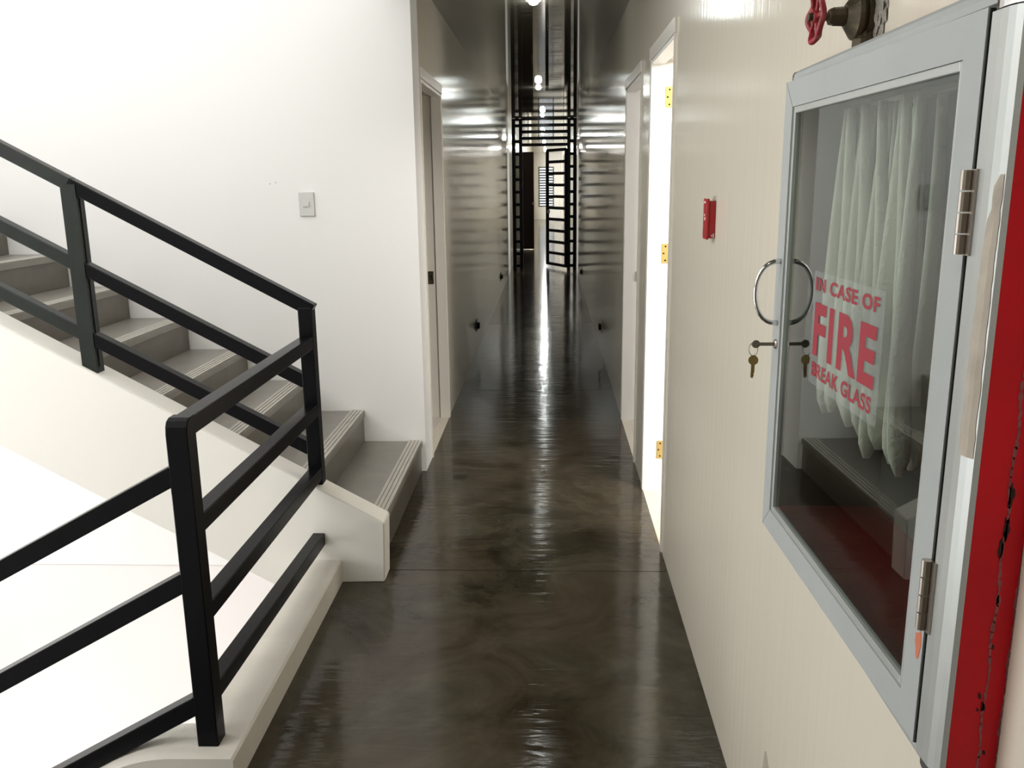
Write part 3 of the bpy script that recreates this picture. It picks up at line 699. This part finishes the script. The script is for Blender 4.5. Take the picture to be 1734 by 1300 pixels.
# chip of missing paint, small marks
bm = bmesh.new(); A = [(1.682, 0.255), (1.672, 0.300), (1.662, 0.306), (1.648, 0.292), (1.634, 0.285), (1.62, 0.272), (1.60, 0.25), (1.585, 0.20), (1.60, 0.12), (1.68, 0.12)]
prism(bm, A, XR - 0.0008, XR + 0.001, axis='x'); link('paint_chip', bm, MCHIP, wr)
for (x, z) in ((-1.388, 1.498), (-1.358, 1.504)):
    bm = bmesh.new(); lathe(bm, (x, YB + 0.001, z), (0, -1, 0), [(0, 0.003), (0.002, 0.003)], 8); link('nail_hole', bm, MCHIP, wb)

# ------------------------------------------------------------------ ceiling lamps
for i, (x, y, lab) in enumerate(((-0.085, 5.3, 'lit ceiling bulb nearest the camera, cut by the top of the picture'), (-0.115, 10.06, 'lit ceiling bulb second from the camera, high in the dark ceiling'),
        (-0.10, 14.3, 'lit ceiling bulb just in front of the black gate'), (-0.14, 20.0, 'lit ceiling bulb first beyond the black gate'),
        (-0.14, 26.0, 'lit ceiling bulb second beyond the black gate'), (-0.14, 31.5, 'lit ceiling bulb nearest the far louvred window'), (-0.09, 0.25, 'unseen lit ceiling bulb added almost overhead of the camera'))):  # last bulb is unseen, added to brighten the red cabinet side
    o = empty('ceiling_light', (x, y, CH), lab, 'lamp', 'bulbs along the corridor ceiling')
    bm = bmesh.new(); lathe(bm, (x, y, CH), (0, 0, -1), [(0, 0.045), (0.004, 0.045), (0.008, 0.034)], 20); part('base', bm, MWT, o)
    bm = bmesh.new(); lathe(bm, (x, y, CH - 0.008), (0, 0, -1), [(0, 0.028), (0.008, 0.026), (0.015, 0.019), (0.019, 0.008), (0.020, 0.002)], 18); part('bulb', bm, MBULB, o, 'glowing bulb', True)
    l = bpy.data.lights.new('bulb_light', 'POINT'); l.energy = (2.2 if i == 2 else 1.0) if i < 3 else (5.0 if i == 6 else 13); l.shadow_soft_size = 0.04; l.color = (0.93, 1.0, 0.97) if i < 4 else (1.0, 0.97, 0.92)
    lo = bpy.data.objects.new('bulb_light', l); C.objects.link(lo); lo.location = (0, 0, -0.075); lo.parent = o

# ------------------------------------------------------------------ black steel gate
GY = 15.0
g = empty('security_gate', (-0.09, GY, 0), 'black steel security gate with its leaf open at the corridor end', 'gate')
T = 0.049
def gbox(name, x0, x1, z0, z1, root=g): return part(name, nb(x0, x1, GY - 0.02, GY + 0.02, z0, z1), MBK, root)
XS = [(-0.615, -0.555), (-0.497, -0.440), (0.300, 0.355), (0.400, 0.457)]
for a, b in XS: gbox('upright', a, b, 0, CH - 0.003)
for i in range(11):
    z = 0.055 + i * 0.2045
    gbox('rung', -0.556, -0.494, z, z + T); gbox('rung', 0.349, 0.406, z, z + T)
for i in range(5):
    z = 2.045 + i * 0.1035
    gbox('header_bar', -0.446, 0.306, z, z + T)
gbox('rung', -0.556, -0.494, 2.35, 2.35 + T); gbox('rung', 0.349, 0.406, 2.35, 2.35 + T)
gbox('rung', -0.556, -0.494, 2.45, 2.45 + T); gbox('rung', 0.349, 0.406, 2.45, 2.45 + T)
LW = 0.745
GM = Matrix.Translation((0.295, GY + 0.02, 0)) @ Matrix.Rotation(math.radians(-63), 4, 'Z')
bm = nb(-0.055, 0, -0.018, 0.018, 0.04, 2.005); box(bm, -LW, -LW + 0.055, -0.018, 0.018, 0.04, 2.005)
leaf = link('leaf', bm, MBK, g); leaf['label'] = 'open gate leaf'
leaf.matrix_basis = g.matrix_basis.inverted() @ GM
for i in range(11):
    z = 0.04 + i * 0.1929
    link('rung', nb(-LW + 0.045, -0.045, -0.016, 0.016, z, z + T), MBK, leaf)
link('padlock', nb(-LW + 0.05, -LW + 0.085, -0.02, 0.02, 0.93, 0.99), MSH, leaf)
for z in (0.35, 1.68): part('hinge', nb(0.27, 0.306, GY - 0.01, GY + 0.03, z, z + 0.07), MBK, g)

# maroon door leaf beyond the gate
dm = struct('door_4', nb(-0.655, -0.335, 19.66, 19.70, 0.012, 2.10), MMD, 'dark maroon door leaf standing open behind the gate on the left', 'door')
bm = bmesh.new(); lathe(bm, (-0.345, 19.66, 1.0), (0, -1, 0), [(0, 0.012), (0.03, 0.012), (0.035, 0.028), (0.06, 0.025), (0.065, 0.01)], 12); link('knob', bm, MSH, dm)
